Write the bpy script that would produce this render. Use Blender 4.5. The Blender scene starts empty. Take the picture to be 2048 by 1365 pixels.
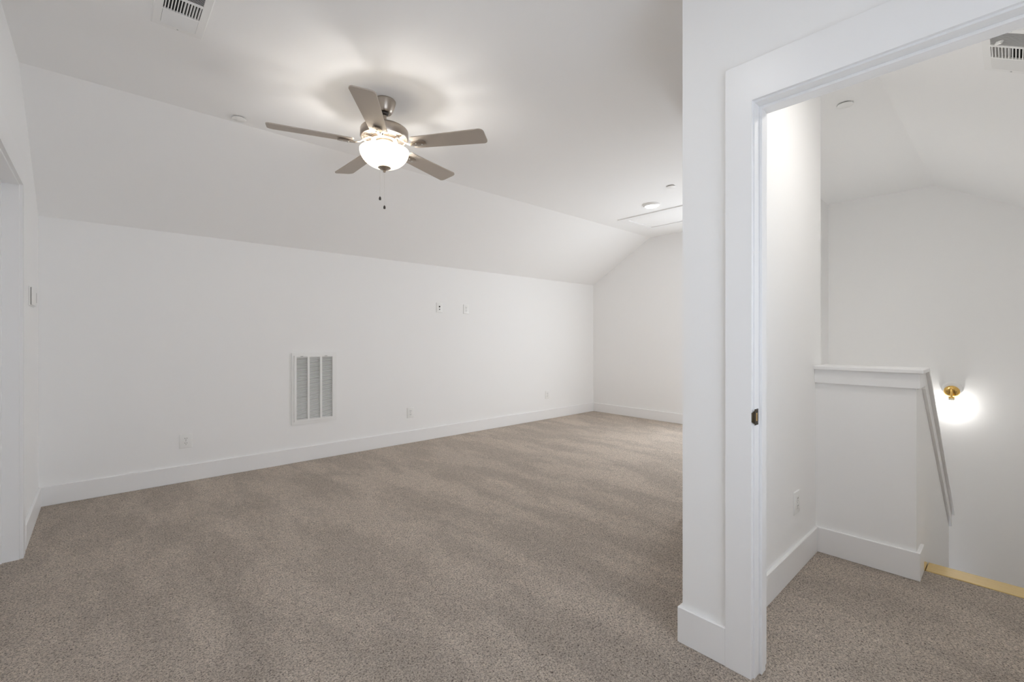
import bpy, bmesh, math, random
from math import sin, cos, pi, radians, tan
from mathutils import Vector, Matrix, Euler

random.seed(7)
scene = bpy.context.scene
COL = scene.collection

# ------------------------------------------------------------------ camera
H_EYE = 1.2
TH = math.radians(47.789)            # angle from the camera's forward axis to world +X
cam_d = bpy.data.cameras.new('camera')
cam = bpy.data.objects.new('camera', cam_d)
COL.objects.link(cam)
cam_d.sensor_fit = 'HORIZONTAL'
cam_d.sensor_width = 36.0
cam_d.lens = 908.0 / 2048.0 * 36.0
cam_d.shift_y = -5.5 / 2048.0
cam_d.clip_start = 0.05
cam.location = (0, 0, H_EYE)
cam.rotation_euler = (pi / 2, 0, TH - pi / 2)
scene.camera = cam

# lamp strengths (W) and colours, in one place
FAN_W, BOWL_S, DISK_FAR_W, DISK_NEAR_W, LANDING_W, SCONCE_W, STAIR_FILL_W, WINDOW_W, BACK_FILL_W, SKY_S = 14, 2.2, 3, 2.7, 3.5, 2.0, 8.5, 22, 3.4, 3.2
# ------------------------------------------------------------------ view, world
scene.view_settings.view_transform = 'Standard'
scene.view_settings.look = 'None'
scene.view_settings.gamma = 1.0
scene.view_settings.use_curve_mapping = False
scene.view_settings.exposure = 0.36
scene.cycles.diffuse_bounces = 12
scene.cycles.max_bounces = 16
world = bpy.data.worlds.new('world')
scene.world = world
world.use_nodes = True
world.node_tree.nodes['Background'].inputs[0].default_value = (0.75, 0.85, 1.0, 1)
world.node_tree.nodes['Background'].inputs[1].default_value = SKY_S

WARM = (1.0, 0.965, 0.925)
NEUT = (1.0, 1.0, 1.0)
DAY = (0.925, 0.965, 1.0)

def area_lamp(name, loc, power, color, size, rot=(0, 0, 0), parent=None):
    l = bpy.data.lights.new(name, 'AREA')
    l.shape = 'DISK'; l.size = size; l.energy = power; l.color = color
    o = bpy.data.objects.new(name, l); COL.objects.link(o)
    o.location = loc; o.rotation_euler = rot
    if parent: o.parent = parent
    return o

def point_lamp(name, loc, power, color, r, parent=None):
    l = bpy.data.lights.new(name, 'POINT')
    l.shadow_soft_size = r; l.energy = power; l.color = color
    o = bpy.data.objects.new(name, l); COL.objects.link(o)
    o.location = loc
    if parent: o.parent = parent
    return o

# ------------------------------------------------------------------ materials
def new_mat(name):
    m = bpy.data.materials.new(name); m.use_nodes = True
    nt = m.node_tree
    return m, nt, nt.nodes['Principled BSDF']

def plain(name, col, rough=0.5, metal=0.0, spec=0.5):
    m, nt, b = new_mat(name)
    b.inputs['Base Color'].default_value = (*col, 1)
    b.inputs['Roughness'].default_value = rough
    b.inputs['Metallic'].default_value = metal
    b.inputs['Specular IOR Level'].default_value = spec
    return m

def add_bump(nt, b, scale, strength, dist, detail=2.0):
    tc = nt.nodes.new('ShaderNodeTexCoord')
    n = nt.nodes.new('ShaderNodeTexNoise')
    n.inputs['Scale'].default_value = scale
    n.inputs['Detail'].default_value = detail
    bp = nt.nodes.new('ShaderNodeBump')
    bp.inputs['Strength'].default_value = strength
    bp.inputs['Distance'].default_value = dist
    nt.links.new(tc.outputs['Object'], n.inputs['Vector'])
    nt.links.new(n.outputs['Fac'], bp.inputs['Height'])
    nt.links.new(bp.outputs['Normal'], b.inputs['Normal'])

M = {}
M['wall'] = plain('wall_paint', (0.90, 0.90, 0.897), 0.75, 0, 0.25)
add_bump(M['wall'].node_tree, M['wall'].node_tree.nodes['Principled BSDF'], 160, 0.05, 0.002)
M['ceil'] = plain('ceiling_paint', (0.91, 0.91, 0.907), 0.9, 0, 0.1)
add_bump(M['ceil'].node_tree, M['ceil'].node_tree.nodes['Principled BSDF'], 140, 0.05, 0.002)
M['trim'] = plain('trim_paint', (0.88, 0.88, 0.882), 0.33, 0, 0.45)
add_bump(M['trim'].node_tree, M['trim'].node_tree.nodes['Principled BSDF'], 35, 0.06, 0.002, 3)
M['plastic'] = plain('white_plastic', (0.87, 0.87, 0.855), 0.35)
M['white_metal'] = plain('white_enamel', (0.87, 0.87, 0.86), 0.4)
M['black'] = plain('dark_void', (0.012, 0.012, 0.012), 0.8)
M['grey_void'] = plain('gap_shadow', (0.22, 0.215, 0.21), 0.9)  # shade of gaps and louvre backs, put into a flat grey
M['nickel'] = plain('brushed_nickel', (0.42, 0.37, 0.32), 0.32, 1.0)
M['blade'] = plain('fan_blade_finish', (0.46, 0.405, 0.35), 0.5, 0.1)
M['brass'] = plain('polished_brass', (0.80, 0.52, 0.17), 0.22, 1.0)
M['bronze'] = plain('aged_bronze', (0.055, 0.042, 0.025), 0.38, 0.8)
M['chain'] = plain('pale_chain', (0.70, 0.69, 0.67), 0.4, 0.3)
M['fob'] = plain('dark_fob', (0.05, 0.04, 0.035), 0.4)
M['screw'] = plain('screw_head', (0.55, 0.55, 0.54), 0.4, 0.4)

# gold strip: satin gold with faint streaks
m, nt, b = new_mat('gold_strip')
tc = nt.nodes.new('ShaderNodeTexCoord'); mp = nt.nodes.new('ShaderNodeMapping')
mp.inputs['Scale'].default_value = (40, 3, 10)
n = nt.nodes.new('ShaderNodeTexNoise'); n.inputs['Scale'].default_value = 2
cr = nt.nodes.new('ShaderNodeValToRGB')
cr.color_ramp.elements[0].color = (0.56, 0.40, 0.15, 1); cr.color_ramp.elements[1].color = (0.72, 0.53, 0.23, 1)
nt.links.new(tc.outputs['Object'], mp.inputs['Vector']); nt.links.new(mp.outputs[0], n.inputs['Vector'])
nt.links.new(n.outputs['Fac'], cr.inputs['Fac']); nt.links.new(cr.outputs['Color'], b.inputs['Base Color'])
b.inputs['Roughness'].default_value = 0.38; b.inputs['Metallic'].default_value = 0.15
M['gold'] = m

# carpet: cut pile, tufts of mixed light and dark taupe yarn, brushed into broad patches
m, nt, b = new_mat('taupe_cut_pile_carpet')
b.inputs['Roughness'].default_value = 1.0
b.inputs['Specular IOR Level'].default_value = 0.05
b.inputs['Sheen Weight'].default_value = 0.15
L = nt.links
tc = nt.nodes.new('ShaderNodeTexCoord')
def tex(kind, **kw):
    t = nt.nodes.new(kind)
    for k, v in kw.items(): t.inputs[k].default_value = v
    return t
fine = tex('ShaderNodeTexNoise', Scale=150.0, Detail=4.0, Roughness=0.75, Distortion=0.8)
vor = tex('ShaderNodeTexVoronoi', Scale=115.0)
mp1 = nt.nodes.new('ShaderNodeMapping'); mp1.inputs['Rotation'].default_value = (0, 0, 0.25); mp1.inputs['Scale'].default_value = (1.9, 0.7, 1)
broad = tex('ShaderNodeTexNoise', Scale=1.7, Detail=4.0, Roughness=0.62)
mp2 = nt.nodes.new('ShaderNodeMapping'); mp2.inputs['Rotation'].default_value = (0, 0, -0.1); mp2.inputs['Scale'].default_value = (3.4, 0.45, 1)
tracks = tex('ShaderNodeTexNoise', Scale=1.0, Detail=1.0, Roughness=0.4)
mid = tex('ShaderNodeTexNoise', Scale=26.0, Detail=3.0, Roughness=0.7)
for t in (fine, vor, mid): L.new(tc.outputs['Object'], t.inputs['Vector'])
L.new(tc.outputs['Object'], mp1.inputs['Vector']); L.new(mp1.outputs[0], broad.inputs['Vector'])
L.new(tc.outputs['Object'], mp2.inputs['Vector']); L.new(mp2.outputs[0], tracks.inputs['Vector'])
cr = nt.nodes.new('ShaderNodeValToRGB')
e = cr.color_ramp.elements
e[0].position = 0.36; e[0].color = (0.13, 0.10, 0.077, 1)
e[1].position = 0.66; e[1].color = (0.88, 0.78, 0.68, 1)
x = e.new(0.455); x.color = (0.54, 0.45, 0.37, 1)
x = e.new(0.54); x.color = (0.80, 0.695, 0.595, 1)
L.new(fine.outputs['Fac'], cr.inputs['Fac'])
def mathn(op, a, bb, c=None):
    n = nt.nodes.new('ShaderNodeMath'); n.operation = op
    for i, v in enumerate((a, bb, c)):
        if v is None: continue
        if isinstance(v, (int, float)): n.inputs[i].default_value = v
        else: L.new(v, n.inputs[i])
    return n.outputs[0]
def mr(src, a, bb, lo, hi):
    n = nt.nodes.new('ShaderNodeMapRange')
    n.inputs[1].default_value = a; n.inputs[2].default_value = bb
    n.inputs[3].default_value = lo; n.inputs[4].default_value = hi
    L.new(src, n.inputs[0]); return n.outputs[0]
g1 = mr(broad.outputs['Fac'], 0.44, 0.57, 0.97, 1.15)
g2 = mr(tracks.outputs['Fac'], 0.42, 0.58, 0.97, 1.03)
g3 = mr(mid.outputs['Fac'], 0.3, 0.7, 0.90, 1.10)
gain = mathn('MULTIPLY', mathn('MULTIPLY', g1, g2), g3)
vm = nt.nodes.new('ShaderNodeVectorMath'); vm.operation = 'SCALE'
L.new(cr.outputs['Color'], vm.inputs[0]); L.new(gain, vm.inputs['Scale'])
L.new(vm.outputs[0], b.inputs['Base Color'])
hh = mathn('ADD', mathn('MULTIPLY', fine.outputs['Fac'], 1.0), mathn('MULTIPLY', vor.outputs['Distance'], -0.5))
bp = nt.nodes.new('ShaderNodeBump'); bp.inputs['Strength'].default_value = 1.0; bp.inputs['Distance'].default_value = 0.014
L.new(hh, bp.inputs['Height']); L.new(bp.outputs['Normal'], b.inputs['Normal'])
M['carpet'] = m

def glow(name, col, strength, base=(0.9, 0.9, 0.88)):
    m, nt, b = new_mat(name)
    b.inputs['Base Color'].default_value = (*base, 1)
    b.inputs['Emission Color'].default_value = (*col, 1)
    b.inputs['Emission Strength'].default_value = strength
    b.inputs['Roughness'].default_value = 0.35
    return m
M['lens'] = glow('lit_diffuser', NEUT, 4.0)
M['bulb'] = glow('lit_bulb', WARM, 12.0)
M['bowl'] = glow('lit_frosted_glass', (1.0, 0.84, 0.60), BOWL_S)

m, nt, b = new_mat('clear_glass')
b.inputs['Base Color'].default_value = (1, 1, 1, 1); b.inputs['Roughness'].default_value = 0.05
b.inputs['Transmission Weight'].default_value = 1.0; b.inputs['IOR'].default_value = 1.3
M['glass'] = m

# ------------------------------------------------------------------ mesh helpers
def bevel(bm, w, seg=2):
    if w > 0:
        bmesh.ops.bevel(bm, geom=list(bm.edges), offset=w, segments=seg, profile=0.5, affect='EDGES', clamp_overlap=True)

def add_box(bm, x0, x1, y0, y1, z0, z1, mat=None):
    vs = [bm.verts.new((x, y, z)) for x in (x0, x1) for y in (y0, y1) for z in (z0, z1)]
    for q in ((0, 1, 3, 2), (4, 6, 7, 5), (0, 4, 5, 1), (2, 3, 7, 6), (0, 2, 6, 4), (1, 5, 7, 3)):
        bm.faces.new([vs[i] for i in q])
    if mat is not None:
        for v in vs: v.co = mat @ v.co

def box_bm(x0, x1, y0, y1, z0, z1, bev=0.0, mat=None):
    bm = bmesh.new(); add_box(bm, x0, x1, y0, y1, z0, z1); bevel(bm, bev)
    if mat is not None: bm.transform(mat)
    return bm

def add_prism(bm, pts, axis, a0, a1):
    """pts: outline in the two remaining axes (x->yz, y->xz, z->xy), extruded along axis."""
    def P(u, v, a):
        return {'x': (a, u, v), 'y': (u, a, v), 'z': (u, v, a)}[axis]
    A = [bm.verts.new(P(u, v, a0)) for u, v in pts]
    B = [bm.verts.new(P(u, v, a1)) for u, v in pts]
    n = len(pts)
    bm.faces.new(A); bm.faces.new(B[::-1])
    for i in range(n):
        bm.faces.new((A[i], B[i], B[(i + 1) % n], A[(i + 1) % n]))

def prism_bm(pts, axis, a0, a1, bev=0.0):
    bm = bmesh.new(); add_prism(bm, pts, axis, a0, a1); bevel(bm, bev); return bm

def add_lathe(bm, prof, seg=48, mat=None, cap=True):
    rings = []
    for r, z in prof:
        if r < 1e-6: ring = [bm.verts.new((0, 0, z))]
        else: ring = [bm.verts.new((r * cos(2 * pi * i / seg), r * sin(2 * pi * i / seg), z)) for i in range(seg)]
        rings.append(ring)
    for a, c in zip(rings, rings[1:]):
        for i in range(seg):
            j = (i + 1) % seg
            if len(a) == 1 and len(c) == 1: continue
            if len(a) == 1: bm.faces.new((a[0], c[j], c[i]))
            elif len(c) == 1: bm.faces.new((a[i], a[j], c[0]))
            else: bm.faces.new((a[i], a[j], c[j], c[i]))
    if cap:
        if len(rings[0]) > 1: bm.faces.new(rings[0][::-1])
        if len(rings[-1]) > 1: bm.faces.new(rings[-1])
    if mat is not None:
        for ring in rings:
            for v in ring: v.co = mat @ v.co

def lathe_bm(prof, seg=48, mat=None, cap=True):
    bm = bmesh.new(); add_lathe(bm, prof, seg, mat, cap); return bm

def obj(name, bm, mat, parent=None, smooth=False, angle=35, loc=None):
    bmesh.ops.recalc_face_normals(bm, faces=bm.faces)
    me = bpy.data.meshes.new(name); bm.to_mesh(me); bm.free()
    me.materials.append(mat)
    if smooth:
        for p in me.polygons: p.use_smooth = True
        lim = radians(angle)
        try: me.set_sharp_from_angle(angle=lim)
        except Exception: pass
    o = bpy.data.objects.new(name, me); COL.objects.link(o)
    if parent is not None: o.parent = parent
    if loc is not None: o.location = loc
    return o

def thing(name, label, cat, loc=(0, 0, 0), rot=(0, 0, 0), group=None):
    o = bpy.data.objects.new(name, None); COL.objects.link(o)
    o.location = loc; o.rotation_euler = rot; o.empty_display_size = 0.1
    o['label'] = label; o['category'] = cat
    if group: o['group'] = group
    return o

def struct(name, bm, mat, label=None, cat=None, smooth=False):
    o = obj(name, bm, mat, smooth=smooth)
    o['kind'] = 'structure'
    if label: o['label'] = label
    if cat: o['category'] = cat
    return o

# ------------------------------------------------------------------ room dimensions
XL, XE = -0.325, 6.03          # left wall face, end wall face
YB, YF = 4.65, -0.55           # long knee wall face, knee wall face behind the camera
KN, HC = 2.07, 2.69            # knee height, flat ceiling height
YC1, YC0 = 3.60, 0.51          # where the flat ceiling breaks into the slopes
PS = (HC - KN) / (YB - YC1)
XP, XP2 = 1.705, 1.82          # partition faces
YPC = 0.876                    # partition outer corner
YQ = 0.75                      # landing wall face
XH, XH2 = 3.0, 3.115           # half wall faces
YH = 0.32                      # end of half wall / stair side wall face
YS = 1.38                      # stairwell side wall face
XN = 3.150                     # landing edge
LOW = -2.6

def ceil_z(y):
    if y > YC1: return HC - PS * (y - YC1)
    if y < YC0: return HC - PS * (YC0 - y)
    return HC

# floor (carpet), L-shaped round the stairwell
struct('floor', prism_bm([(XL - .12, YF - .12), (XN, YF - .12), (XN, YS + .05), (XE + .12, YS + .05), (XE + .12, YB + .12), (XL - .12, YB + .12)], 'z', -0.05, 0),
       M['carpet'], 'taupe cut-pile carpet covering the attic room and landing floor', 'carpet')
# ceiling with both slopes
ya, yb = YF - .12, YB + .12
prof = [(ya, ceil_z(ya)), (YC0, HC), (YC1, HC), (yb, ceil_z(yb)), (yb, ceil_z(yb) + .14), (YC1, HC + .12), (YC0, HC + .12), (ya, ceil_z(ya) + .14)]
struct('ceiling', prism_bm(prof, 'x', XL - .12, XE + .12), M['ceil'], 'flat white ceiling with sloped sides', 'ceiling')

def wall_poly(name, pts, axis, a0, a1, label):
    return struct(name, prism_bm(pts, axis, a0, a1), M['wall'], label, 'wall')

wall_poly('wall_back', [(YB, 0), (YB + .12, 0), (YB + .12, ceil_z(YB + .12)), (YB, KN)], 'x', XL - .12, XE + .12, 'long low white knee wall facing the camera')
gable = lambda z0: [(YF - .12, z0), (YB + .12, z0), (YB + .12, ceil_z(YB + .12)), (YC1, HC), (YC0, HC), (YF - .12, ceil_z(YF - .12))]
WY0, WY1, WZ0, WZ1 = 1.62, 2.62, .55, 1.68      # window in the end wall, hidden behind the partition from the camera
bm = bmesh.new()
add_prism(bm, [(YF - .12, LOW), (YS + .12, LOW), (YS + .12, 0), (WY0, 0), (WY0, HC), (YC0, HC), (YF - .12, ceil_z(YF - .12))], 'x', XE, XE + .12)
add_prism(bm, [(WY1, 0), (YB + .12, 0), (YB + .12, ceil_z(YB + .12)), (YC1, HC), (WY1, HC)], 'x', XE, XE + .12)
add_prism(bm, [(WY0, 0), (WY1, 0), (WY1, WZ0), (WY0, WZ0)], 'x', XE, XE + .12)
add_prism(bm, [(WY0, WZ1), (WY1, WZ1), (WY1, HC), (WY0, HC)], 'x', XE, XE + .12)
bmesh.ops.remove_doubles(bm, verts=bm.verts, dist=1e-5)
struct('wall_end', bm, M['wall'], 'far white end wall, also behind the stairs', 'wall')
def window(name, label, y0, y1, z0, z1, M4, power):
    """Built as if in a wall whose room face is the plane x=0 with the room at -x, then moved by M4."""
    wn = thing(name, label, 'window'); wn['kind'] = 'structure'
    for r_ in ((y0 - .09, y0, z0 - .09, z1 + .09), (y1, y1 + .09, z0 - .09, z1 + .09), (y0, y1, z1, z1 + .09), (y0, y1, z0 - .09, z0)):
        obj('casing', box_bm(-.016, 0, *r_, .0015, M4), M['trim'], wn)
    zm = (z0 + z1) / 2
    for r_ in ((y0, y0 + .045, z0, z1), (y1 - .045, y1, z0, z1), (y0 + .045, y1 - .045, z1 - .045, z1), (y0 + .045, y1 - .045, z0, z0 + .045), (y0 + .045, y1 - .045, zm - .02, zm + .02)):
        obj('sash', box_bm(.05, .09, *r_, .001, M4), M['trim'], wn)
    obj('pane', box_bm(.066, .070, y0 + .045, y1 - .045, z0 + .045, z1 - .045, 0, M4), M['glass'], wn)
    wl = bpy.data.lights.new('window_daylight', 'AREA'); wl.shape = 'RECTANGLE'; wl.size = z1 - z0 - .1; wl.size_y = y1 - y0 - .1
    wl.energy = power; wl.color = DAY
    wo = bpy.data.objects.new(name + '_daylight', wl); COL.objects.link(wo)
    wo.matrix_world = M4 @ Matrix.Translation((.045, (y0 + y1) / 2, zm)) @ Matrix.Rotation(pi / 2, 4, 'Y')
    return wn
window('window_1', 'white framed window in the far end wall', WY0, WY1, WZ0, WZ1, Matrix.Translation((XE, 0, 0)), WINDOW_W)
DL0, DL1, DH = 2.80, 3.625, 2.04      # left door opening
g = gable(0)
wall_poly('wall_left', [(YF - .12, 0), (DL0, 0), (DL0, DH), (DL1, DH), (DL1, 0), (YB + .12, 0), (YB + .12, ceil_z(YB + .12)), (YC1, HC), (YC0, HC), (YF - .12, ceil_z(YF - .12))],
          'x', XL - .12, XL, 'white wall at the left edge with a door opening')
fz = lambda z0, z1: [(YF, z0), (YF - .12, z0), (YF - .12, min(z1, ceil_z(YF - .12))), (YF, z1)]
bm = bmesh.new(); zt = ceil_z(YF)
UX0, UX1, UZ0, UZ1 = .05, 1.45, .75, 1.85      # unseen window behind the camera, added as fill light for the left side
add_prism(bm, fz(LOW, zt), 'x', XL - .12, UX0)
add_prism(bm, fz(LOW, UZ0), 'x', UX0, UX1)
add_prism(bm, fz(UZ1, zt), 'x', UX0, UX1)
add_prism(bm, fz(LOW, zt), 'x', UX1, XE + .12)
bmesh.ops.remove_doubles(bm, verts=bm.verts, dist=1e-5)
struct('wall_front', bm, M['wall'], 'knee wall behind the camera', 'wall')
window('window_fill', 'added white framed fill-light window in the knee wall behind the camera', UX0, UX1, UZ0, UZ1,
       Matrix(((0, 1, 0, 0), (-1, 0, 0, YF), (0, 0, 1, 0), (0, 0, 0, 1))), BACK_FILL_W)
DR0, DR1 = -0.20, 0.62                # doorway to the landing
wall_poly('wall_partition', [(DR1, 0), (YPC, 0), (YPC, HC), (YC0, HC), (YF, ceil_z(YF)), (YF, 0), (DR0, 0), (DR0, DH), (DR1, DH)],
          'x', XP, XP2, 'white partition wall holding the cased doorway')
wall_poly('wall_landing', [(XP2, 0), (XH2 - .01, 0), (XH2 - .01, HC), (XP2, HC)], 'y', YQ, YPC, 'bright white side wall of the landing')
wall_poly('wall_stairwell', [(XH2 - .13, 0), (XE, 0), (XE, HC), (XH2 - .13, HC)], 'y', YS, YS + .12, 'side wall of the stairwell')
wall_poly('wall_return', [(YPC, 0), (YS, 0), (YS, HC), (YPC, HC)], 'x', XH2 - .13, XH2 - .01, 'short wall between landing and stairwell')
struct('wall_lower', prism_bm([(XN - .12, LOW), (XN, LOW), (XN, -.05), (XN - .12, -.05)], 'y', YF, YS + .12), M['wall'])
struct('wall_lower_side', prism_bm([(XN, LOW), (XE, LOW), (XE, -.05), (XN, -.05)], 'y', YS, YS + .12), M['wall'])

# half wall at the landing
CAPZ = 1.045
wall_poly('wall_half', [(YH, 0), (YQ, 0), (YQ, CAPZ - .022), (YH, CAPZ - .022)], 'x', XH, XH2, 'white half wall at the stair opening')
# stair side wall, following the stairs down
SL = 0.755
XS0, XS1 = 3.20, 4.70
def rail_z(x): return CAPZ - SL * max(0, x - XS0)
wall_poly('wall_stair', [(XH2, LOW), (XS1, LOW), (XS1, rail_z(XS1) - .022), (XS0, CAPZ - .022), (XH2, CAPZ - .022)],
          'y', YH, YH + .12, 'low sloping wall beside the descending stairs')

# caps and aprons
cap = thing('trim_1', 'white level wooden cap on the landing half wall', 'trim'); cap['kind'] = 'structure'
obj('cap_board', box_bm(XH - .03, XS0 + .01, YH - .03, YQ, CAPZ - .020, CAPZ, .003), M['trim'], cap)
bm = box_bm(XH - .015, XH, YH - .015, YQ, CAPZ - .095, CAPZ - .020, .0015)
obj('apron', bm, M['trim'], cap)
obj('apron', box_bm(XH, XS0, YH - .015, YH, CAPZ - .095, CAPZ - .020, .0015), M['trim'], cap)
cap2 = thing('trim_2', 'sloping cap trim running down beside the stairs', 'trim'); cap2['kind'] = 'structure'
pts = [(XS0, CAPZ - .022), (XS1 + .02, rail_z(XS1 + .02) - .022), (XS1 + .02, rail_z(XS1 + .02) + .002), (XS0, CAPZ + .002)]
obj('cap_board', prism_bm(pts, 'y', YH - .03, YH + .15, .002), M['trim'], cap2)
pts = [(XS0 - .03, CAPZ - .10), (XS0 - .03, CAPZ - .022), (XS0, CAPZ - .022), (XS1 + .02, rail_z(XS1 + .02) - .022), (XS1 + .02, rail_z(XS1 + .02) - .115), (XS0, CAPZ - .115)]
pts = [(XS0, CAPZ - .022), (XS1 + .01, rail_z(XS1 + .01) - .022), (XS1 + .01, rail_z(XS1 + .01) - .112), (XS0, CAPZ - .112)]
obj('apron', prism_bm(pts, 'y', YH - .015, YH, .0015), M['trim'], cap2)

# stairs down (carpeted), intermediate landing and return flight
bm = bmesh.new()
pts = [(XN, -.052)]
n = 6
for i in range(n):
    pts += [(XN + .25 * i, -.19 * (i + 1)), (XN + .25 * (i + 1), -.19 * (i + 1))]
pts += [(XN + .25 * n, -.19 * (n + 1)), (XE, -.19 * (n + 1)), (XE, -.19 * (n + 1) - .1), (XN + .25 * n, -.19 * (n + 1) - .1), (XN, -.30)]
add_prism(bm, pts[1:], 'y', YF, YH)
struct('floor_stairs', bm, M['carpet'], 'carpeted stairs going down from the landing', 'stairs')
bm = bmesh.new()
z = -.19 * (n + 1)
pts = [(XE, z - .1), (XE, z), (XS1 + .0, z)]
for i in range(6):
    pts += [(XS1 - .25 * i, z - .19 * (i + 1)), (XS1 - .25 * (i + 1), z - .19 * (i + 1))]
pts += [(XN, z - .19 * 6), (XN, z - .19 * 6 - .1)]
add_prism(bm, pts, 'y', YH + .12, YS)
struct('floor_stairs_return', bm, M['carpet'])
# baseboards
BH, BT = 0.140, 0.015
def baseboard(name, segs, label):
    bm = bmesh.new()
    for s in segs:
        t = bmesh.new(); add_box(t, *s, 0, BH); bevel(t, .0025, 1)
        me = bpy.data.meshes.new('tmp'); t.to_mesh(me); t.free(); bm.from_mesh(me); bpy.data.meshes.remove(me)
    return struct(name, bm, M['trim'], label, 'baseboard')
baseboard('baseboard_back', [(XL, XE, YB - BT, YB)], 'white baseboard along the long knee wall')
baseboard('baseboard_end', [(XE - BT, XE, YS + .12, YB - BT)], 'white baseboard along the far end wall')
baseboard('baseboard_left', [(XL, XL + BT, 3.755, YB - BT), (XL, XL + BT, YF, DL0 - .13)], 'white baseboard on the left wall')
baseboard('baseboard_partition', [(XP - BT, XP, .7046, YPC + BT), (XP, XH2 - .14, YPC, YPC + BT)], 'white baseboard wrapping the partition corner')
baseboard('baseboard_landing', [(XP2 + .11, XH - BT, YQ - BT, YQ)], 'white baseboard on the landing side wall')
baseboard('baseboard_half', [(XH - BT, XH, YH - BT, YQ), (XH, XN - .012, YH - BT, YH)], 'white baseboard wrapping the end of the half wall')
baseboard('baseboard_stairwell', [(XH2 - .13, XE - BT, YS + .12, YS + .12 + BT)], 'white baseboard on the stairwell wall')

# gold strip at the top of the stairs
t = thing('edge_strip', 'gold coloured strip along the top edge of the stairs', 'trim strip', (XN, YH, 0))
obj('nosing_board', box_bm(.002, .125, -.855, -.019, -.055, .004, .003), M['gold'], t)
obj('nosing_end', box_bm(.002, .125, -.0155, -.002, -.055, .003, .002), M['gold'], t)

# ------------------------------------------------------------------ doors: frames and casings
def cased_opening(name, label, xf, xb, y0, y1, sx, stop_x):
    """Opening between y0..y1 through a wall whose room face is xf and back face xb; sx = +1 if the room lies on the -X side."""
    d = thing(name, label, 'door frame'); d['kind'] = 'structure'
    t = .0155 * -sx
    def bx(a0, a1, *r): return (min(a0, a1), max(a0, a1)) + r
    CH, CW, HT = .14, .09, 2.036
    for (X, s) in ((xf, 1), (xb, -1)):
        tt = t * s
        yy0, yy1 = y0 + .005, y1 - .005
        u = [(yy0 - CW, 0), (yy0, 0), (yy0, HT), (yy1, HT), (yy1, 0), (yy1 + CW, 0), (yy1 + CW, HT + CH), (yy0 - CW, HT + CH)]
        obj('casing', prism_bm(u, 'x', min(X, X + tt), max(X, X + tt), .0015), M['trim'], d)
    jt = .011
    obj('jamb', box_bm(*bx(xf, xb, y1 - jt, y1, 0, 2.04), bev=.001), M['trim'], d)
    obj('jamb', box_bm(*bx(xf, xb, y0, y0 + jt, 0, 2.04), bev=.001), M['trim'], d)
    obj('head_jamb', box_bm(*bx(xf, xb, y0 + jt, y1 - jt, 2.029, 2.04), bev=.001), M['trim'], d)
    sx0, sx1 = stop_x
    obj('door_stop', box_bm(sx0, sx1, y1 - jt - .010, y1 - jt, 0, 2.029, .0015), M['trim'], d)
    obj('door_stop', box_bm(sx0, sx1, y0 + jt, y0 + jt + .010, 0, 2.029, .0015), M['trim'], d)
    obj('door_stop', box_bm(sx0, sx1, y0 + jt + .010, y1 - jt - .010, 2.019, 2.029, .0015), M['trim'], d)
    return d

dr = cased_opening('door_2', 'white cased doorway from the room to the stair landing', XP, XP2, DR0, DR1, 1, (1.745, 1.780))
# strike plate let into the jamb
bm = bmesh.new()
yj = DR1 - .011
add_box(bm, XP - .002, XP + .030, yj - .0016, yj + .0002, .893, .950)
bevel(bm, .0007, 1)
sp = obj('strike_plate', bm, M['bronze'], dr); sp['label'] = 'dark bronze strike plate'
bm = bmesh.new()   # curved lip
for k in range(5):
    a0 = k / 5 * radians(60); a1 = (k + 1) / 5 * radians(60)
    x0, y0 = XP - .002 - .014 * sin(a0), yj - .0016 + .014 * (1 - cos(a0)); x1, y1 = XP - .002 - .014 * sin(a1), yj - .0016 + .014 * (1 - cos(a1))
    zt = .004 + .010 * k / 5; zt1 = .004 + .010 * (k + 1) / 5
    v = [bm.verts.new(c) for c in ((x0, y0, .893 + zt), (x1, y1, .893 + zt1), (x1, y1, .950 - zt1), (x0, y0, .950 - zt),
                                   (x0, y0 + .0015, .893 + zt), (x1, y1 + .0015, .893 + zt1), (x1, y1 + .0015, .950 - zt1), (x0, y0 + .0015, .950 - zt))]
    for q in ((0, 1, 2, 3), (7, 6, 5, 4), (0, 4, 5, 1), (3, 2, 6, 7)): bm.faces.new([v[i] for i in q])
obj('strike_lip', bm, M['bronze'], sp)
obj('latch_hole', box_bm(XP + .009, XP + .019, yj - .0018, yj - .0014, .907, .936), M['brass'], sp)

dl = cased_opening('door_1', 'white cased door at the left edge of the room', XL, XL - .12, DL0, DL1, -1, (XL - .095, XL - .062))
leaf = obj('door_leaf', box_bm(XL - .118, XL - .0955, DL0 + .013, DL1 - .013, .01, 2.026, .002), M['trim'], dl)
obj('door_knob', lathe_bm([(0, .06), (.02, .058), (.027, .045), (.022, .03), (.01, .02), (.012, .006), (.03, .004), (.03, 0)], 24,
    Matrix.Translation((XL - .0955, DL0 + .075, .93)) @ Matrix.Rotation(pi / 2, 4, 'Y')), M['nickel'], leaf, smooth=True)

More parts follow.
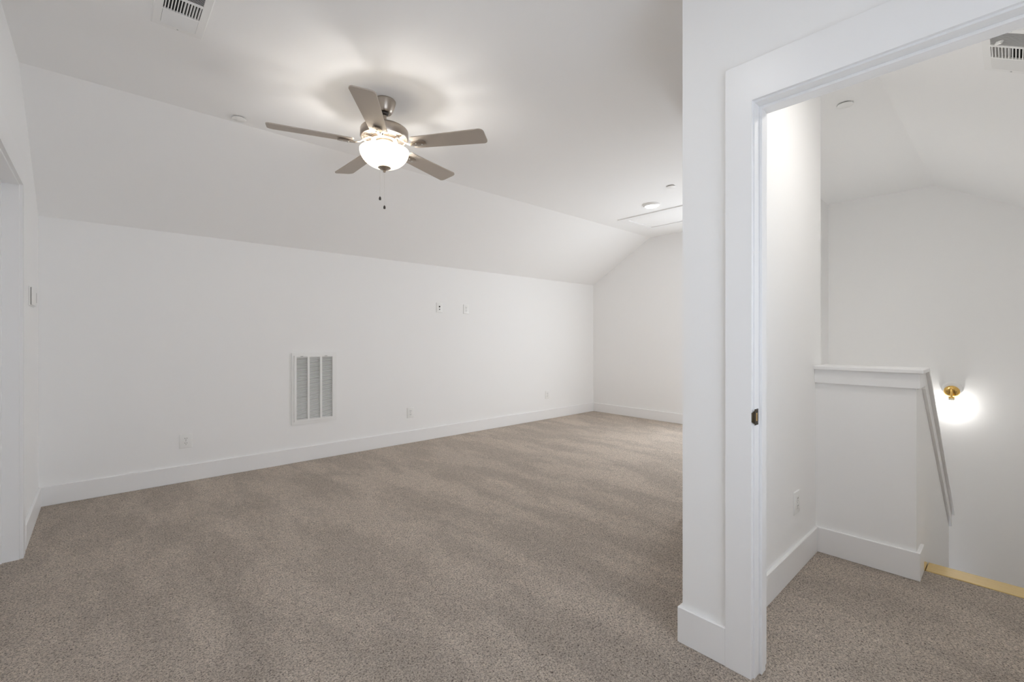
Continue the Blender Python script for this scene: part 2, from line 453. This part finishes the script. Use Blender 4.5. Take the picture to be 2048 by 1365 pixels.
# ------------------------------------------------------------------ ceiling fan
FX, FY = 1.321, 2.647
fan = thing('ceiling_fan', 'five-blade brushed nickel ceiling fan with lit white glass bowl', 'ceiling fan', (FX, FY, HC))
zc = lambda z: z - HC
obj('canopy', lathe_bm([(.0, zc(2.69)), (.066, zc(2.69)), (.070, zc(2.684)), (.069, zc(2.678)), (.062, zc(2.655)), (.052, zc(2.625)), (.046, zc(2.615)), (.042, zc(2.611)), (.038, zc(2.613)), (.0, zc(2.614))], 56), M['nickel'], fan, True)
obj('ball_joint', lathe_bm([(0, zc(2.622)), (.020, zc(2.62)), (.026, zc(2.611)), (.022, zc(2.602)), (.0125, zc(2.597))], 32), M['fob'], fan, True)
obj('downrod', lathe_bm([(.0125, zc(2.62)), (.0125, zc(2.52))], 24), M['nickel'], fan, True)
obj('motor_housing', lathe_bm([(0, zc(2.545)), (.022, zc(2.545)), (.026, zc(2.532)), (.05, zc(2.524)), (.10, zc(2.520)), (.132, zc(2.514)), (.143, zc(2.505)), (.146, zc(2.498)), (.146, zc(2.455)),
    (.142, zc(2.449)), (.136, zc(2.449)), (.130, zc(2.454)), (.096, zc(2.456)), (.090, zc(2.450)), (0, zc(2.450))], 72), M['nickel'], fan, True)
obj('flywheel', lathe_bm([(0, zc(2.451)), (.082, zc(2.451)), (.085, zc(2.445)), (.085, zc(2.434)), (.080, zc(2.430)), (0, zc(2.430))], 56), M['nickel'], fan, True)
obj('switch_housing', lathe_bm([(0, zc(2.431)), (.050, zc(2.431)), (.054, zc(2.425)), (.054, zc(2.405)), (.045, zc(2.398)), (0, zc(2.398))], 48), M['nickel'], fan, True)
obj('light_fitter', lathe_bm([(0, zc(2.399)), (.040, zc(2.399)), (.044, zc(2.394)), (.036, zc(2.388)), (.012, zc(2.384)), (.006, zc(2.38)), (.005, zc(2.262)), (0, zc(2.262))], 32), M['nickel'], fan, True)
# blades with their irons
def blade_bm():
    bm = bmesh.new()
    r0, r1, w0, w1 = .185, .655, .054, .068
    out = []
    def corner(cx, cy, r, a0, a1, k=6):
        return [(cx + r * cos(a0 + (a1 - a0) * i / k), cy + r * sin(a0 + (a1 - a0) * i / k)) for i in range(k + 1)]
    out += corner(r0 + .02, -w0 + .02, .02, pi, 1.5 * pi)
    out += corner(r1 - .032, -w1 + .032, .032, 1.5 * pi, 2 * pi)
    out += corner(r1 - .024, w1 - .024, .024, 0, .5 * pi)
    out += corner(r0 + .02, w0 - .02, .02, .5 * pi, pi)
    th = .006
    A = [bm.verts.new((x, y, -th / 2)) for x, y in out]; B = [bm.verts.new((x, y, th / 2)) for x, y in out]
    bm.faces.new(A[::-1]); bm.faces.new(B)
    for i in range(len(out)):
        j = (i + 1) % len(out); bm.faces.new((A[i], A[j], B[j], B[i]))
    # pitch about the blade's own axis
    bm.transform(Matrix.Rotation(radians(-11), 4, 'X'))
    return bm
def iron_bm():
    bm = bmesh.new()
    # centreline (r, z, halfwidth)
    st = [(.070, .034, .020), (.095, .032, .017), (.120, .018, .012), (.145, -.002, .010), (.175, -.012, .012), (.205, -.0125, .020), (.235, -.0125, .027), (.262, -.0125, .024), (.276, -.0125, .010)]
    t = .004; rings = []
    for i, (r, z, w) in enumerate(st):
        k = max(0, min(1, (r - .14) / .05)) * tan(radians(11))
        rings.append([bm.verts.new((r, y, z + s * t + -k * y)) for y, s in ((-w, -.2), (-w * .6, -1), (w * .6, -1), (w, -.2), (w, .6), (-w, .6))])
    for a, c in zip(rings, rings[1:]):
        for i in range(6):
            j = (i + 1) % 6; bm.faces.new((a[i], a[j], c[j], c[i]))
    bm.faces.new(rings[0][::-1]); bm.faces.new(rings[-1])
    return bm
BZ = zc(2.412)
bmesh_blade = None
for k in range(5):
    a = radians(18 + 72 * k)
    if k == 0:
        bl = obj('blade', blade_bm(), M['blade'], fan)
        ir = obj('blade_iron', iron_bm(), M['nickel'], bl, True, 50)
        scs = [obj('screw', lathe_bm([(0, -.0035), (.003, -.003), (.0045, 0), (0, 0)], 12, Matrix.Translation((sx_, sy_, -.0165 - sy_ * tan(radians(11))))), M['screw'], bl, True)
               for (sx_, sy_) in ((.215, -.012), (.215, .012), (.25, 0))]
        base = bl
    else:
        bl = base.copy(); COL.objects.link(bl)
        for ch in [ir] + scs:
            c = ch.copy(); COL.objects.link(c); c.parent = bl
    bl.location = (0, 0, BZ); bl.rotation_euler = (0, 0, a)
# bowl
prof = []
for i in range(15):
    t_ = i / 14 * pi / 2
    prof.append((.150 * cos(t_) ** .85 if i < 14 else 0.0, zc(2.372) - .104 * sin(t_) ** 1.15))
prof = [(.146, zc(2.379)), (.150, zc(2.378))] + prof
inner = [(max(0, r - .004), z + .003) for r, z in prof[2:]][::-1]
bm = bmesh.new(); add_lathe(bm, [(.146, zc(2.379))] + prof[1:], 72, cap=False)
add_lathe(bm, [p for p in inner] + [(.146, zc(2.379))], 72, cap=False)
bmesh.ops.remove_doubles(bm, verts=bm.verts, dist=1e-5)
bowl = obj('glass_bowl', bm, M['bowl'], fan, True, 60); bowl['label'] = 'lit frosted white glass bowl'
for s in (-1, 1):
    off = Vector((cos(radians(40)), sin(radians(40)), 0)) * .038 * s
    mt = Matrix.Translation((off.x, off.y, zc(2.316)))
    obj('bulb', lathe_bm([(0, -.03), (.009, -.027), (.014, -.015), (.015, -.008), (.012, .002), (.008, .012), (.007, .025)], 24, mt), M['bulb'], fan, True)
    point_lamp('bulb_light', (off.x, off.y, zc(2.325)), FAN_W / 2, WARM, .020, fan)
obj('finial', lathe_bm([(0, zc(2.272)), (.038, zc(2.273)), (.040, zc(2.269)), (.030, zc(2.262)), (.014, zc(2.256)), (.008, zc(2.250)), (.009, zc(2.245)), (.005, zc(2.240)), (0, zc(2.240))], 40), M['nickel'], fan, True)
def pull_chain(dx, dy, ztop, zbot):
    bm = bmesh.new()
    add_lathe(bm, [(.0009, zc(ztop)), (.0009, zc(zbot) + .018)], 8, Matrix.Translation((dx, dy, 0)))
    zz = ztop
    while zz > zbot + .02:
        add_lathe(bm, [(0, .0016), (.0014, 0), (0, -.0016)], 6, Matrix.Translation((dx, dy, zc(zz)))); zz -= .006
    c = obj('pull_chain', bm, M['chain'], fan)
    obj('pull_fob', lathe_bm([(0, .020), (.003, .019), (.0065, .013), (.0072, .004), (.006, -.002), (0, -.003)], 20, Matrix.Translation((dx, dy, zc(zbot)))), M['fob'], c, True)
pull_chain(0, 0, 2.242, 2.014)
rx, ry = sin(TH), -cos(TH)
pull_chain(-rx * .028, -ry * .028, 2.268, 2.070)

# ------------------------------------------------------------------ flush disk lights
def disk_light(x, y, z, label, power, rot=(0, 0, 0), col=NEUT, wide=0):
    t = thing('disk_light', label, 'ceiling light', (x, y, z), rot)
    obj('trim_ring', lathe_bm([(0, 0), (.092, 0), (.094, -.004), (.092, -.012), (.084, -.022), (.076, -.025), (.072, -.022), (.068, -.020), (0, -.020)], 56), M['white_metal'], t, True)
    obj('lens', lathe_bm([(.0, -.0205), (.0685, -.0205), (.066, -.025), (.045, -.029), (0, -.0305)], 56), M['lens'], t, True)
    if wide: point_lamp('disk_lamp', (0, 0, -wide), power, col, .05, t)
    else: area_lamp('disk_lamp', (0, 0, -.034), power, col, .13, (0, 0, 0), t)
    return t
disk_light(4.545, 2.70, HC, 'lit round flush light beside the ceiling hatch', DISK_FAR_W)
disk_light(.60, .95, HC, 'lit round flush light above the camera end of the room', DISK_NEAR_W)
a = math.atan(PS)
disk_light(2.42, .05, ceil_z(.05), 'lit round flush light on the slope above the landing', LANDING_W, (a, 0, 0), (1.0, .96, .91))

# ------------------------------------------------------------------ round ceiling covers
def cover(x, y, z, r, label):
    t = thing('sprinkler_cover', label, 'sprinkler cover', (x, y, z))
    obj('shadow_gap', lathe_bm([(0, 0), (r * .82, 0), (r * .82, -.006), (0, -.006)], 40), M['grey_void'], t, True)  # painted dark grey for the shadow gap above the plate
    obj('cover_plate', lathe_bm([(0, -.006), (r, -.006), (r, -.010), (r - .003, -.012), (0, -.0125)], 48), M['plastic'], t, True)
cover(.695, 3.512, HC, .042, 'round white ceiling disc between the fan and the left wall')
cover(4.14, 2.245, HC, .042, 'small round white ceiling disc near the lit flush light')
cover(3.505, .715, HC, .042, 'round white ceiling disc seen through the doorway')

# ------------------------------------------------------------------ attic hatch
t = thing('ceiling_hatch', 'white framed access hatch in the ceiling near the end wall', 'ceiling hatch', (5.19, 2.62, HC))
x0, x1, y0, y1, w = -.37, .36, -.75, .72, .095
for nm, s in (('frame_board', (x0, x0 + w, y0, y1)), ('frame_board', (x1 - w, x1, y0, y1)), ('frame_board', (x0 + w, x1 - w, y1 - w, y1)), ('frame_board', (x0 + w, x1 - w, y0, y0 + w))):
    obj(nm, box_bm(*s, -.012, 0, .001), M['trim'], t)
obj('hatch_panel', box_bm(x0 + w + .002, x1 - w - .002, y0 + w + .002, y1 - w - .002, -.004, 0, .001), M['ceil'], t)

# ------------------------------------------------------------------ ceiling registers (three-way)
def register(label, loc, rot, group='ceiling registers'):
    """Local: long axis along Y, faces -Z."""
    t = thing('ceiling_register', label, 'air vent', loc, rot, None)
    LX, LY = .0675, .18
    bm = bmesh.new(); fw = .033
    for s in ((-LX - fw, -LX, -LY - fw, LY + fw), (LX, LX + fw, -LY - fw, LY + fw), (-LX, LX, LY, LY + fw), (-LX, LX, -LY - fw, -LY)):
        add_box(bm, s[0], s[1], s[2], s[3], -.006, 0)
    for v in bm.verts:      # turned-in outer edge
        if v.co.z < -.003:
            if abs(abs(v.co.x) - LX - fw) < 1e-4: v.co.x -= math.copysign(.004, v.co.x)
            if abs(abs(v.co.y) - LY - fw) < 1e-4: v.co.y -= math.copysign(.004, v.co.y)
    for yb_ in (-.058, .058): add_box(bm, -LX, LX, yb_ - .005, yb_ + .005, -.009, -.002)
    obj('face_frame', bm, M['white_metal'], t)
    obj('dark_backing', box_bm(-LX, LX, -LY, LY, -.0004, .0), M['black'], t)  # thin black sheet, painted dark in place of the shaded opening
    # end banks: many fine blades across
    for s in (-1, 1):
        bm = bmesh.new()
        n_ = 15
        for i in range(n_):
            y = s * (.066 + i * .0078)
            m_ = Matrix.Translation((0, y, -.005)) @ Matrix.Rotation(radians(-33) * s, 4, 'X')
            add_box(bm, -LX + .001, LX - .001, -.0045, .0045, -.0005, .0005, m_)
        obj('end_louvers', bm, M['white_metal'], t)
    bm = bmesh.new()
    for i in range(12):
        x = -LX + .007 + i * (2 * LX - .014) / 11
        m_ = Matrix.Translation((x, 0, -.004)) @ Matrix.Rotation(radians(28 if x < 0 else -28), 4, 'Y')
        add_box(bm, -.0008, .0008, -.052, .052, -.005, .004, m_)
        add_box(bm, x - .0013, x + .0013, -.052, .052, -.0085, -.0075)
    obj('center_louvers', bm, M['white_metal'], t)
    for s in (-1, 1):
        obj('screw', lathe_bm([(0, -.008), (.003, -.0075), (.004, -.006), (0, -.006)], 12, Matrix.Translation((0, s * (LY + .017), 0))), M['screw'], t, True)
    obj('damper_lever', box_bm(-.004, .004, -.016, .016, -.018, -.006, .001, Matrix.Translation((-.034, -.105, 0)) @ Matrix.Rotation(radians(38), 4, 'Z')), M['white_metal'], t)
    return t
register('white ceiling vent at the top left of the main room', (.2755, 2.50, HC), (0, 0, 0))
zr = ceil_z(-.005)
register('white ceiling vent on the slope above the landing', (2.82, -.006, zr), (0, 0, 0))
reg = bpy.data.objects['ceiling_register.001']
reg.matrix_world = Matrix.Translation((2.798, .001, ceil_z(.001))) @ Matrix.Rotation(a, 4, 'X') @ Matrix.Rotation(-pi / 2, 4, 'Z')

# ------------------------------------------------------------------ return air grille
t = thing('return_air_grille', 'large white louvred return air grille low on the long wall', 'air grille', (1.5735, YB, .710))
GW, GH = .2135, .347
bm = bmesh.new()
for s in ((-GW, -GW + .030, -GH, GH), (GW - .030, GW, -GH, GH)):
    add_box(bm, s[0], s[1], -.012, 0, s[2], s[3])
add_box(bm, -GW + .03, GW - .03, -.012, 0, GH - .030, GH)
add_box(bm, -GW + .03, GW - .03, -.012, 0, -GH, -GH + .034)
obj('outer_frame', bm, M['white_metal'], t)
bm = bmesh.new()
IW0, IW1, IZ0, IZ1 = -.193, .193, -.318, .322
cols = ((-.1725, -.0705), (-.0520, .0490), (.0680, .1700))
LZ0, LZ1 = -.298, .306
xs = [IW0, cols[0][0], cols[0][1], cols[1][0], cols[1][1], cols[2][0], cols[2][1], IW1]
for i in (0, 2, 4, 6): add_box(bm, xs[i], xs[i + 1], -.020, -.004, IZ0, IZ1)
for c0, c1 in cols:
    add_box(bm, c0, c1, -.020, -.004, LZ1, IZ1); add_box(bm, c0, c1, -.020, -.004, IZ0, LZ0)
face = obj('hinged_face', bm, M['white_metal'], t)
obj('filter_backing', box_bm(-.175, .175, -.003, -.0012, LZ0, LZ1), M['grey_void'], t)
for c0, c1 in cols:
    bm = bmesh.new(); k = 44
    for i in range(k):
        z = LZ0 + (i + .5) * (LZ1 - LZ0) / k
        add_box(bm, c0, c1, -.0061, .0061, -.0006, .0006, Matrix.Translation((0, -.0115, z)) @ Matrix.Rotation(radians(42), 4, 'X'))
    obj('louver_panel', bm, M['white_metal'], face)
for x in (-.125, .105):
    obj('latch', box_bm(x - .012, x + .012, -.024, -.019, .310, .318, .001), M['screw'], face)

# ------------------------------------------------------------------ wall plates (local: faces -Y, z up)
def plate_base(name, label, cat, loc, rotz, w=.0445, h=.059):
    t = thing(name, label, cat, loc, (0, 0, rotz))
    bm = bmesh.new(); add_box(bm, -w, w, -.006, 0, -h, h)
    for v in bm.verts:
        if v.co.y < -.003: v.co.x *= .94; v.co.z *= .955
    bevel(bm, .0015, 2)
    obj('cover_plate', bm, M['plastic'], t, True, 30)
    return t
def outlet(label, loc, rotz=0):
    t = plate_base('wall_outlet', label, 'outlet', loc, rotz)
    for s in (-1, 1):
        bm = bmesh.new(); pts = []
        for i in range(28):
            a_ = 2 * pi * i / 28; x = .0175 * cos(a_); z = max(-.0145, min(.0145, .0175 * sin(a_)))
            pts.append((x, z + s * .0195))
        add_prism(bm, pts, 'y', -.0085, -.005)
        r = obj('receptacle', bm, M['plastic'], t)
        bm = bmesh.new()
        for x, hh_ in ((-.0065, .0045), (.0065, .0038)):
            add_box(bm, x - .0013, x + .0013, -.0088, -.0084, s * .0195 + .003 - hh_, s * .0195 + .003 + hh_)
        add_lathe(bm, [(0, 0), (.0024, 0), (.0024, .0004), (0, .0004)], 12, Matrix.Translation((0, -.0084, s * .0195 - .009)) @ Matrix.Rotation(pi / 2, 4, 'X'))
        obj('slots', bm, M['black'], r)
    obj('screw', lathe_bm([(0, 0), (.0035, 0), (.003, .001), (0, .0012)], 14, Matrix.Translation((0, -.006, 0)) @ Matrix.Rotation(pi / 2, 4, 'X')), M['screw'], t, True)
    return t
outlet('leftmost wall outlet, low on the long wall near the left corner', (.531, YB, .340))
outlet('wall outlet just right of the return air grille, above the baseboard', (2.641, YB, .344))
outlet('faint wall outlet low on the long wall, nearest the far corner', (4.926, YB, .360))
outlet('wall outlet high on the long wall, right of the black-holed plate', (3.432, YB, 1.568))
outlet('wall outlet on the landing side wall beyond the doorway', (2.658, YQ, .355))
t = plate_base('cable_plate', 'white cable plate with two dark holes high on the long wall', 'wall plate', (3.032, YB, 1.570), 0)
obj('coax_port', lathe_bm([(0, 0), (.0095, 0), (.0095, .003), (.007, .006), (0, .006)], 20, Matrix.Translation((0, -.0062, .012)) @ Matrix.Rotation(pi / 2, 4, 'X')), M['black'], t, True)
obj('data_port', lathe_bm([(0, 0), (.0065, 0), (.0065, .003), (0, .003)], 20, Matrix.Translation((0, -.0062, -.021)) @ Matrix.Rotation(pi / 2, 4, 'X')), M['black'], t, True)

# wall control on the left wall (faces +X)
t = thing('wall_control', 'flat white wall control box on the left wall by the corner', 'wall control', (XL, 4.17, 1.462), (0, 0, pi / 2))
obj('backplate', box_bm(-.125, .125, -.008, 0, -.060, .060, .003), M['plastic'], t, True, 40)
obj('cover_gap', box_bm(-.119, .118, -.0115, -.0075, -.053, .053), M['grey_void'], t)  # dark slab that paints in the shaded gap behind the cover
obj('cover', box_bm(-.121, .122, -.017, -.0110, -.056, .056, .004), M['plastic'], t, True, 40)
obj('sensor_slot', box_bm(.106, .117, -.0174, -.0168, -.032, .032, 0), M['grey_void'], t)

# ------------------------------------------------------------------ sconce on the end wall, plus an added fill lamp
M['ivory'] = plain('ivory_socket', (0.78, 0.70, 0.52), 0.35)
def sconce(label, loc, rotz, power):
    t = thing('wall_sconce', label, 'wall light', loc, (0, 0, rotz))
    RX = Matrix.Rotation(-pi / 2, 4, 'Y')
    obj('backplate', lathe_bm([(0, 0), (.070, 0), (.072, .006), (.068, .018), (.056, .028), (0, .030)], 48, RX), M['white_metal'], t, True)
    tilt = Matrix.Translation((-.022, 0, -.020)) @ Matrix.Rotation(radians(-16), 4, 'Y') @ RX
    obj('brass_dome', lathe_bm([(0, .0), (.056, .0), (.057, .008), (.050, .018), (.030, .026), (0, .029)], 48, tilt), M['brass'], t, True)
    bm = bmesh.new(); add_lathe(bm, [(0, .024), (.007, .022), (.010, .014), (.010, -.058), (0, -.058)], 20, Matrix.Translation((-.058, 0, -.018)))
    obj('stem', bm, M['brass'], t, True)
    for s_ in (-1, 1):
        obj('screw', lathe_bm([(0, 0), (.006, 0), (.005, .005), (0, .006)], 14, Matrix.Translation((-.043, s_ * .030, -.020)) @ RX), M['bronze'], t, True)
    obj('socket_collar', lathe_bm([(0, -.070), (.024, -.070), (.027, -.075), (.024, -.080), (0, -.080)], 32, Matrix.Translation((-.062, 0, 0))), M['brass'], t, True)
    obj('socket', lathe_bm([(0, -.078), (.021, -.079), (.023, -.088), (.021, -.102), (0, -.102)], 32, Matrix.Translation((-.062, 0, 0))), M['ivory'], t, True)
    obj('bulb', lathe_bm([(.012, -.101), (.016, -.106), (.018, -.112), (.013, -.120), (0, -.123)], 24, Matrix.Translation((-.062, 0, 0))), M['bulb'], t, True)
    point_lamp('sconce_light', (-.072, 0, -.150), power, (1.0, .985, .96), .02, t)
sconce('small brass wall light glowing above the stairs', (XE, .388, .715), 0, SCONCE_W)
sconce('added unseen fill lamp on the stairwell side wall', (4.35, YS, 1.45), pi / 2, STAIR_FILL_W)  # not a seen fixture: lamp added to brighten the stairwell
